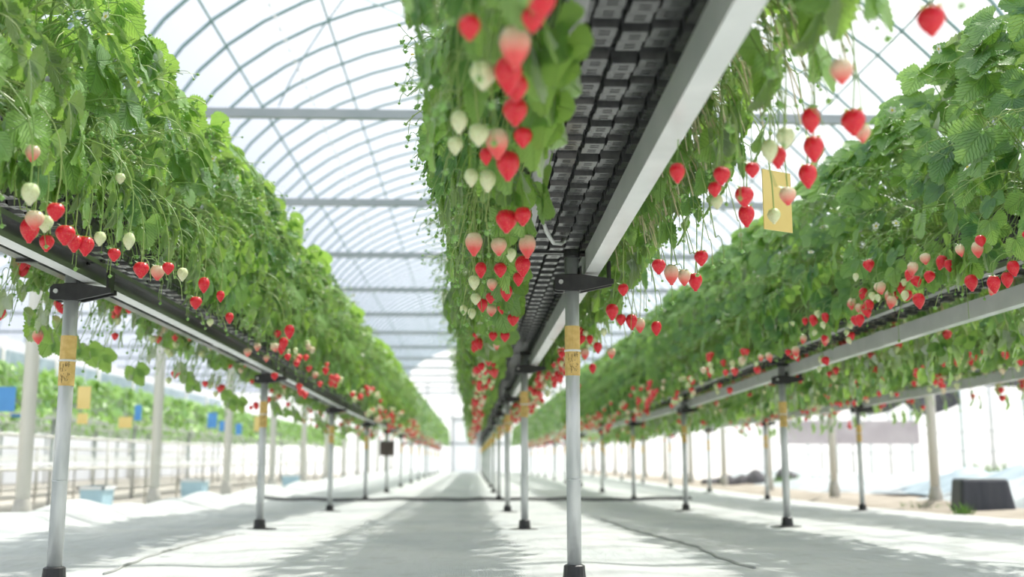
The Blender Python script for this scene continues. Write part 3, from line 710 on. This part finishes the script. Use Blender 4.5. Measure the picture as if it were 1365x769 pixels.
# random trusses
RB = random.Random(21)
for row, x, y, vi, flip in sites:
    if row == 'outer' and y > 12: continue
    fm, sm, tips, fl = PL[vi]
    for pe, side in tips:
        sx = -1 if flip else 1
        p = Vector((x+sx*pe.x*1.0, y+sx*pe.y, zb(row, y)+PLANT_Z+pe.z)); sd2 = side*sx
        outer_ = (row == 'left' and sd2 < 0) or (row in ('right', 'outer') and sd2 > 0)
        p.z += RB.uniform(-.05, .07)
        p.x = x+sd2*(RB.uniform(.205, .25) if outer_ else max(.25+.7*max(0, p.z-zb(row, y)), abs(p.x-x)))
        if row == 'centre': p.x = x+sd2*RB.uniform(.14, .25); p.z = zb(row, y)+RB.uniform(-.13, .02)
        elif not outer_: p.z = min(p.z, zb(row, y)+RB.uniform(-.06, .16))
        if row == 'centre' and ((sd2 < 0 and y < 4.6) or (sd2 > 0 and y < 4.4)): continue
        if row == 'left' and sd2 > 0 and y < 4.5: continue
        if RB.random() < (.15 if (row == 'right' and sd2 > 0) else .78 if (row == 'left' and sd2 > 0) else .55): continue
        kd = RB.choices(['red', 'half', 'white'], [.56, .17, .27])[0]
        berries.append((row, sd2, p, kd, RB.uniform(.75, 1.1), False))
        for _ in range(RB.choice((0, 1, 2, 2))):
            berries.append((row, sd2, p+Vector((sd2*RB.uniform(0, .03), RB.uniform(.035, .07)*RB.choice((-1, 1)), RB.uniform(-.05, .02))), RB.choices(['red', 'half', 'white'], [.5, .2, .3])[0], RB.uniform(.7, 1.0), False))
def proj(p):
    v = p-Vector((0, 0, CAMZ)); z = v.dot(fwd); return (CX+F*v.dot(right)/z, CY+F*v.dot(down)/z, z) if z > .2 else (-999, 0, 1)
vis = []; rest = []
for b in berries:
    px, py, z = proj(b[2])
    if -40 < px < 1405 and -40 < py < 760: vis.append((z+(1.2 if (b[0] == 'left' and b[1] < 0) or (b[0] in ('right',) and b[1] > 0) else 0) - (50 if b[5] else 0), b))
vis.sort(key=lambda a: a[0])
near = [b for _, b in vis[:300]]; rest = [b for _, b in vis[300:]]
sidew = {('left', 1): 'right side of the left bench', ('left', -1): 'outer side of the left bench', ('centre', -1): 'left side of the centre bench', ('centre', 1): 'right side of the centre bench',
         ('right', -1): 'left side of the right bench', ('right', 1): 'outer side of the right bench', ('outer', -1): 'left side of the outermost bench', ('outer', 1): 'outer side of the outermost bench'}
near.sort(key=lambda b: b[2].y); bc = {}
for row, side, p, kd, sc, hr in near:
    b, wt = where(row, p.y); key = (row, side, b, kd); bc[key] = bc.get(key, 0)+1
    r = empty('strawberry', p, f'{RIPE[kd]} strawberry, {sidew[(row, side)]}, {ordn(bc[key])} {wt.replace("its ", "")}', 'strawberry', f'strawberries hanging on the {sidew[(row, side)]}')
    s = random.randrange(4)
    f_ = link('fruit', FM[(kd, s)], r)
    link('calyx', CM[s % 3] if kd in ('red', 'half') else CMs, r)
    r.scale = (sc, sc, sc)
    r.rotation_euler = (random.uniform(-.35, .35), random.uniform(-.35, .35), 0)
    if hr:      # its own long stalk back up to the tray edge
        ex = BEN[row][0]-.0425+side*.19; bx_ = Vector((ex, p.y+random.uniform(-.10, .12), zb(row, p.y)+.082+.15))
        far = abs(p.x-ex); top = Vector((p.x+side*.015+random.uniform(-.01, .03)*side, p.y+random.uniform(-.04, .04), max(p.z+.05, bx_.z+.03)))
        r.rotation_euler = (0, 0, 0)
        if bx_.z < p.z: bx_.z = p.z+.06
        q = MB(); q.tube([(v-p)/sc for v in bez(p+Vector((0, 0, .003)), top, bx_, 10)], .0015, 5, 0, random.random(), False)
        q.build('pedicel', stalkm, r, True)
    else:
        o = link('pedicel', PM[s], r); o.rotation_euler.z = 0 if side > 0 else PI
    r.rotation_euler.z = 0
# the rest, too many and too small to single out
def far_berries():
    R = random.Random(5)
    for kd in ('red', 'half', 'white'):
        q = MB()
        lst = [b[2] for b in rest if b[3] == kd]
        n = {'red': 380, 'half': 120, 'white': 200}[kd]
        for i in range(n):
            row, side = R.choice([('left', 1), ('left', 1), ('left', -1), ('centre', -1), ('centre', 1), ('right', -1), ('right', -1), ('right', 1), ('outer', -1)])
            y = R.uniform(16.5, 34) if row != 'outer' else R.uniform(12, 26)
            lst.append(Vector((BEN[row][0]-.0425+side*R.uniform(.20, .33), y, zb(row, y)+R.uniform(-.12, .12))))
        for p in lst:
            s = R.uniform(.8, 1.15); q.lathe([(.004*s, .001), (.017*s, -.006*s), (.019*s, -.014*s), (.012*s, -.030*s), (.002*s, -.040*s)], 7, 0, tuple(p))
        tag(q.build('distant_strawberries', BM[kd], smooth=True), {'red': 'scatter of distant ripe red strawberries far down the benches', 'half': 'scatter of distant pinkish strawberries far down the benches', 'white': 'scatter of distant pale strawberries far down the benches'}[kd], 'strawberries', kind='stuff')
far_berries()

# ------------------------------------------------------------------ sticky insect traps
def trap(p, w_, h_, m, label, rot=0, hang=4.2):
    r = empty('sticky_trap', p, label, 'sticky trap', 'sticky insect traps')
    q = MB(); q.box((-w_/2, -.0015, -h_/2), (w_/2, .0015, h_/2)); q.build('card', m, r)
    q = MB(); q.tube([(-w_*.3, 0, h_/2-.004), (0, 0, h_/2+.03), (w_*.3, 0, h_/2-.004)], .0012, 4); q.tube([(0, 0, h_/2+.03), (0, 0, hang-p.z)], .0012, 4); q.build('hanger_wire', cable, r)
    r.rotation_euler.z = rot
trap(at(1036, 268, y=2.75), .10, .16, trapy, 'yellow sticky card hanging among stalks right of the centre bench', .5)

# ------------------------------------------------------------------ neighbouring house on the left
LX0, LX1 = -10.1, HX0
film_shell(LX0, LX1, EAVE, APEX, -3, YEND, 'ceiling')
am2 = arch(0, .014, LX0, LX1, EAVE, APEX, 16).mesh('roof_arch', tealpipe, True)
k = 0; y = 3
while y < YEND:
    k += 1; o = link('roof_arch', am2); o.location.y = y
    tag(o, f'arched rib of the neighbouring roof on the left, {ordn(k)} from the camera end', 'roof rib', 'ribs of the neighbouring roof'); y += 1.45
k = 0; y = 8.05
while y < YEND:
    k += 1; q = MB(); q.box((LX0, y-.02, EAVE-.02), (LX1-.08, y+.02, EAVE+.03)); tag(q.build('tie_beam', greypipe), f'tie beam of the neighbouring house on the left, {ordn(k)} from the camera end', 'beam', 'tie beams of the neighbouring house'); y += 2.9
nb = [(-4.6, .80), (-6.1, .84), (-7.6, .88), (-9.1, .92)]
for i, (x, z) in enumerate(nb):
    r = empty('neighbour_bench', (x, 0, 0), f'white raised bench with plants in the neighbouring house, {ordn(i+1)} beyond the left columns', 'bench', 'benches in the neighbouring house')
    q = MB(); q.box((-.16, 5, z), (-.10, 38, z+.07)); q.build('rail', whitebeam, r)
    q = MB(); q.box((.10, 5, z), (.16, 38, z+.07)); q.build('rail', whitebeam, r)
    q = MB(); q.box((-.15, 5, z+.07), (.15, 38, z+.17)); q.build('trough', cloth, r)
    q = MB(); q.box((-.30, 5, z-.50), (.30, 38, z-.47)); q.build('low_shelf', whiteend, r)
    y = 6.4
    while y < 38:
        q = MB(); q.tube([(0, y, -.17), (0, y, z)], .022, 8); q.build('post', galv, r, True); y += 2.9
    far_foliage('left', 5, 38, 210, 'neighbour_foliage', f'strawberry leaves on the {ordn(i+1)} bench of the neighbouring house', x, z+.15, .34, .28, (.09, .14))
for px, py, y, c, w_, h_, lb in [(112, 530, 6.9, trapy, .08, .14, 'pale yellow sticky card beside the nearest left post'), (8, 532, 9, trapb, .15, .20, 'blue sticky card at the far left edge of the neighbouring house'), (25, 548, 11, trapb, .14, .12, 'blue sticky card low behind the first left column'),
                             (184, 550, 11.5, trapb, .07, .16, 'slim blue sticky card between the first two left columns'), (167, 563, 10, trapy, .12, .10, 'yellow sticky card between the first two left columns'), (283, 560, 13, trapb, .11, .18, 'light blue sticky card beyond the second left column'),
                             (300, 568, 15, trapb, .16, .14, 'blue sticky card nearest to the third left column'), (345, 565, 12, trapy, .10, .16, 'amber sticky card beside the second left post'), (318, 572, 16, trapb, .09, .16, 'small blue sticky card just right of the third left column'), (110, 558, 9.5, trapy, .09, .09, 'faint yellow card low beside the first left column')]:
    trap(at(px, py, y=y), w_, h_, c, lb)
for px, py, y, lb in [(462, 490, 0, '')]: pass
# blue crates under the neighbouring benches
for i, (px, py, y, w_, h_) in enumerate([(133, 598, 11, .22, .26), (262, 600, 15, .3, .28), (390, 600, 20, .3, .35)]):
    p = at(px, py, y=y); z0 = -.16; r = empty('harvest_crate', (p.x, p.y, z0), ['light blue crate low behind the first two left columns', 'light blue crate low beyond the second left column', 'light blue crate far beyond the fourth left column'][i], 'crate', 'blue crates under the neighbouring benches')
    q = MB(); h2 = .26
    q.add([(-w_/2*.9, -.15, 0), (w_/2*.9, -.15, 0), (w_/2*.9, .15, 0), (-w_/2*.9, .15, 0), (-w_/2, -.18, h2), (w_/2, -.18, h2), (w_/2, .18, h2), (-w_/2, .18, h2)], [(0, 3, 2, 1), (0, 1, 5, 4), (1, 2, 6, 5), (2, 3, 7, 6), (3, 0, 4, 7)])
    q.build('crate_body', pbr('crate_blue', (.45, .66, .78), (.40, .6, .72), .5), r)
    q = MB(); q.box((-w_/2-.02, -.2, h2-.03), (w_/2+.02, -.18, h2)); q.box((-w_/2-.02, .18, h2-.03), (w_/2+.02, .2, h2)); q.box((-w_/2-.02, -.2, h2-.03), (-w_/2, .2, h2)); q.box((w_/2, -.2, h2-.03), (w_/2+.02, .2, h2)); q.build('crate_rim', whiteend, r)
# left outer film wall
q = MB(); q.box((LX0-.01, -3, -.15), (LX0, YEND, EAVE)); tag(q.build('wall_left', wallfilm), kind='structure')
for i in range(12):
    y = 8.5+i*3; q = MB(); q.tube([(LX0+.08, y, -.17), (LX0+.08, y, EAVE)], .04, 8); tag(q.build('wall_post', colm, smooth=True), f'pale post of the far left film wall, {ordn(i+1)} from the camera end', 'post', 'posts of the far left wall')

q = MB(); q.tube([(LX0+.18, 3, 1.75), (LX0+.18, YEND, 1.75)], .13, 10); tag(q.build('rolled_curtain', clothb, smooth=True), 'pale blue rolled side curtain along the far left film wall', 'curtain')
q = MB(); q.box((LX0+.05, 3, 2.1), (LX0+.07, YEND, 2.7)); tag(q.build('side_curtain', clothb), 'pale bluish side curtain band high on the far left wall', 'curtain')
for i, (x, z) in enumerate([(-3.6, .28), (-3.6, .55), (-5.3, .25), (-5.3, .5), (-6.8, .3)]):
    q = MB(); q.tube([(x, 4, z), (x, 36, z)], .014, 6)
    yy = 4.5
    while yy < 36: q.tube([(x, yy, -.18), (x, yy, z)], .012, 6); yy += 1.3
    tag(q.build('pipe_frame', colm, smooth=True), ['low white pipe rail just beyond the left columns', 'knee-high white pipe rail just beyond the left columns', 'low white pipe rail between the first two neighbouring benches', 'upper white pipe rail between the first two neighbouring benches', 'white pipe rail between the second and third neighbouring benches'][i], 'pipe rail')
# ------------------------------------------------------------------ neighbouring house on the right
RX1 = 11.6
film_shell(HX1, RX1, EAVE, APEX, -3, YEND, 'ceiling')
q = MB(); q.box((RX1, -3, -.15), (RX1+.01, YEND, EAVE)); tag(q.build('wall_right', wallfilm), kind='structure')
for i in range(18):
    y = 12+i*1.5; q = MB(); q.tube([(RX1-.06, y, -.17), (RX1-.06, y, EAVE)], .03 if i % 2 else .045, 8)
    tag(q.build('wall_post', tealpipe if i % 2 else galv, smooth=True), f'thin post of the far right film wall, {ordn(i+1)} from the camera end', 'post', 'posts of the far right wall')
for i, z in enumerate((.55, 1.0)):
    q = MB(); q.tube([(RX1-.1, 3, z), (RX1-.1, YEND, z)], .02, 6); tag(q.build('wall_rail', galv), ['lower', 'upper'][i]+' rail along the far right film wall', 'rail')
# shade cloth sagging between posts, and grey board behind
def sag(x0, x1, y, ztop, zb_, name, label):
    q = MB(); n_ = 20; V = []
    for i in range(n_+1):
        t = i/n_; x = x0+(x1-x0)*t; zl = zb_-.16*math.sin(PI*((t*2.0) % 1))
        V += [(x, y+.15*math.sin(t*9), ztop), (x, y+.15*math.sin(t*9+1)+.05, zl)]
    q.add(V, [(2*i, 2*i+1, 2*i+3, 2*i+2) for i in range(n_)])
    o = q.build(name, darkcloth, smooth=True); md = o.modifiers.new('s', 'SOLIDIFY'); md.thickness = .01
    return tag(o, label, 'shade cloth')
a_, b_ = at(1125, 540, y=16), at(1280, 548, y=16)
sag(a_.x, b_.x, 16, a_.z+.38, a_.z+.03, 'shade_cloth', 'dark shade cloth sagging in scallops beyond the right columns')
a_, b_ = at(1215, 500, y=12), at(1420, 520, y=12)
q = MB(); q.box((a_.x, 12.0, a_.z-.12), (b_.x+1, 12.06, a_.z+.1)); tag(q.build('rolled_curtain', darkcloth), 'dark rolled side curtain hanging beyond the outermost right bench', 'curtain')
a_, b_ = at(1040, 592, y=26), at(1225, 572, y=26)
q = MB(); q.box((a_.x, 26, a_.z), (b_.x, 26.05, b_.z+.2)); q.build('board', greyboard, tag(empty('partition_board', (0, 0, 0)), 'long grey and tan partition board far behind the right columns', 'partition'))
# crumpled sheets
def heap(x0, x1, y0, y1, hgt, m, label, seed, zg=-.1):
    R = random.Random(seed); nx_, ny_ = 40, 30; ph = [R.uniform(0, 6) for _ in range(8)]; q = MB()
    def hz(u, v):
        e = min(1, u*6, (1-u)*6)*min(1, v*6, (1-v)*6)
        return e*hgt*(.55+.25*math.sin(u*9+ph[0]+v*4)+.2*math.sin(v*13+ph[1]+u*5)+.12*abs(math.sin(u*31+ph[2]+v*8))+.1*math.sin(v*37+ph[3]-u*12))
    q.add([(x0+(x1-x0)*i/nx_, y0+(y1-y0)*j/ny_, zg+max(0, hz(i/nx_, j/ny_))) for j in range(ny_+1) for i in range(nx_+1)],
          [(j*(nx_+1)+i, j*(nx_+1)+i+1, (j+1)*(nx_+1)+i+1, (j+1)*(nx_+1)+i) for j in range(ny_) for i in range(nx_)])
    tag(q.build('crumpled_sheet', m, smooth=True), label, 'sheet')
heap(4.75, 8.2, 9.0, 12.6, .34, cloth, 'crumpled white ground sheet heaped behind the first right column', 1)
heap(6.0, 10.8, 12.8, 16.5, .42, clothb, 'rumpled bluish white plastic sheet spread along the right wall', 2)
heap(4.9, 8.0, 15, 24, .25, cloth, 'long pale sheet lying on the ground far beyond the right columns', 3)
# dark pile beyond
R = random.Random(9)
pts = [(at(px, 606, y=20), s) for px, s in ((985, .20), (1005, .26), (1022, .2), (1048, .28), (1062, .18), (945, .16), (965, .2))]
for i, (p, s) in enumerate(pts):
    q = MB(); n_ = 10; prof = [(s*.95, 0), (s*1.0, s*.5), (s*.8, s*.95), (s*.45, s*1.2), (s*.05, s*1.25)]; q.lathe(prof, n_)
    q.v = [(x*(1+.15*math.sin(3*z/s+i)), y*(1+.1*math.cos(5*x/s)), z*(1+.12*math.sin(4*x/s+i))) for x, y, z in q.v]
    o = q.build('black_sack', darkcloth, smooth=True); o.location = (p.x, p.y, -.17)
    tag(o, f'bulging black sack in the far pile past the right bench posts, {ordn(i+1)} of the pile', 'sack', 'black sacks in the far pile')
# tub
p = at(1311, 683, z=-.09)
r = empty('plastic_tub', (p.x, p.y, -.115), 'upturned dark grey plastic tub standing on the sheet at the right edge', 'tub'); r.rotation_euler.z = -.12
q = MB(); W0, W1, D0, D1, H_ = .235, .185, .17, .14, .31
def ring(w_, d_, z, rr, n=6):
    P = []
    for cx, cy, a0 in ((w_-rr, d_-rr, 0), (-w_+rr, d_-rr, PI/2), (-w_+rr, -d_+rr, PI), (w_-rr, -d_+rr, 1.5*PI)):
        for i in range(n): a = a0+PI/2*i/(n-1); P.append((cx+rr*math.cos(a), cy+rr*math.sin(a), z))
    return P
V = ring(W0, D0, 0, .03)+ring(W0*.985, D0*.985, .02, .03)+ring(W1, D1, H_-.02, .03)+ring(W1-.015, D1-.015, H_, .02); n = 24
q.add(V, [(k*n+i, k*n+(i+1) % n, (k+1)*n+(i+1) % n, (k+1)*n+i) for k in range(3) for i in range(n)]+[tuple(range(3*n, 4*n))]); q.v = [(x-.03*(z/H_) if x < 0 else x, y, z) for x, y, z in q.v]
q.build('tub_body', tubm, r)
q = MB(); V = ring(W0+.012, D0+.012, 0, .035)+ring(W0+.012, D0+.012, .018, .035); q.add(V, [(i, (i+1) % n, n+(i+1) % n, n+i) for i in range(n)]+[tuple(range(n, 2*n))]); q.build('tub_rim', tubm, r)
q = MB(); V = ring(W1-.02, D1-.02, H_, .02)+ring(W1-.03, D1-.03, H_+.006, .02); q.add(V, [(i, (i+1) % n, n+(i+1) % n, n+i) for i in range(n)]+[tuple(range(n, 2*n))]); q.build('tub_base', rimm, r)
for k in range(7):
    q = MB(); x = -.15+k*.05; q.add([(x-.006, -D0-.002, .02), (x+.006, -D0-.002, .02), (x*.8+.005, -D1-.004, H_-.03), (x*.8-.005, -D1-.004, H_-.03)], [(0, 1, 2, 3)]); q.build('rib', tubm, r)
# weeds
def weeds(c, n_, hgt, rad, label, seed):
    R = random.Random(seed); q = MB()
    for _ in range(n_):
        a = R.uniform(0, 2*PI); rr = rad*math.sqrt(R.random()); b = Vector((rr*math.cos(a), rr*math.sin(a), 0)); o = Vector((R.uniform(-1, 1), R.uniform(-1, 1), 0))*hgt*.5; h_ = hgt*R.uniform(.4, 1)
        s = Vector((.006, .003, 0)); q.add([b-s, b+s, b+o*.4+Vector((0, 0, h_*.6))+s*.6, b+o+Vector((0, 0, h_)), b+o*.4+Vector((0, 0, h_*.6))-s*.6], [(0, 1, 2, 3, 4)])
    o = q.build('weed_tuft', greencr); o.location = c; tag(o, label, 'weeds')
p = at(1283, 690, z=-.09); weeds((p.x-.02, p.y-.06, -.115), 70, .16, .06, 'green weed tuft growing against the front of the dark tub', 1)
weeds((HX1-.05, 10.25, -.14), 260, .12, .28, 'mossy green weeds round the foot of the first right column', 2)
p = at(1330, 612, y=17); weeds((p.x, p.y, -.1), 500, .5, .6, 'bright green weeds by the far right film wall', 3)
p = at(1085, 618, y=19); weeds((p.x, p.y, -.17), 400, .3, .8, 'dull green weeds near the far black sacks', 4)
# soil mound round first right column
q = MB(); q.lathe([(.42, 0), (.30, .07), (.16, .12), (.06, .14)], 18); o = q.build('soil_mound', dirt, smooth=True); o.location = (HX1-.02, 10.28, -.15); tag(o, 'low mound of dirt at the foot of the first right column', 'mound')
# small control box hanging on a post, far down the left aisle
p = at(516, 598, y=15.66); p.x = -1.215; r = empty('control_box', p, 'small dark box fixed to a far post of the left bench', 'box')
q = MB(); q.box((-.10, -.05, -.10), (.10, .05, .10)); q.build('box_body', pbr('brown_box', (.12, .09, .08), (.09, .07, .06), .6), r)
q = MB(); q.box((-.11, -.06, .10), (.11, .06, .115)); q.build('box_lid', greypipe, r)
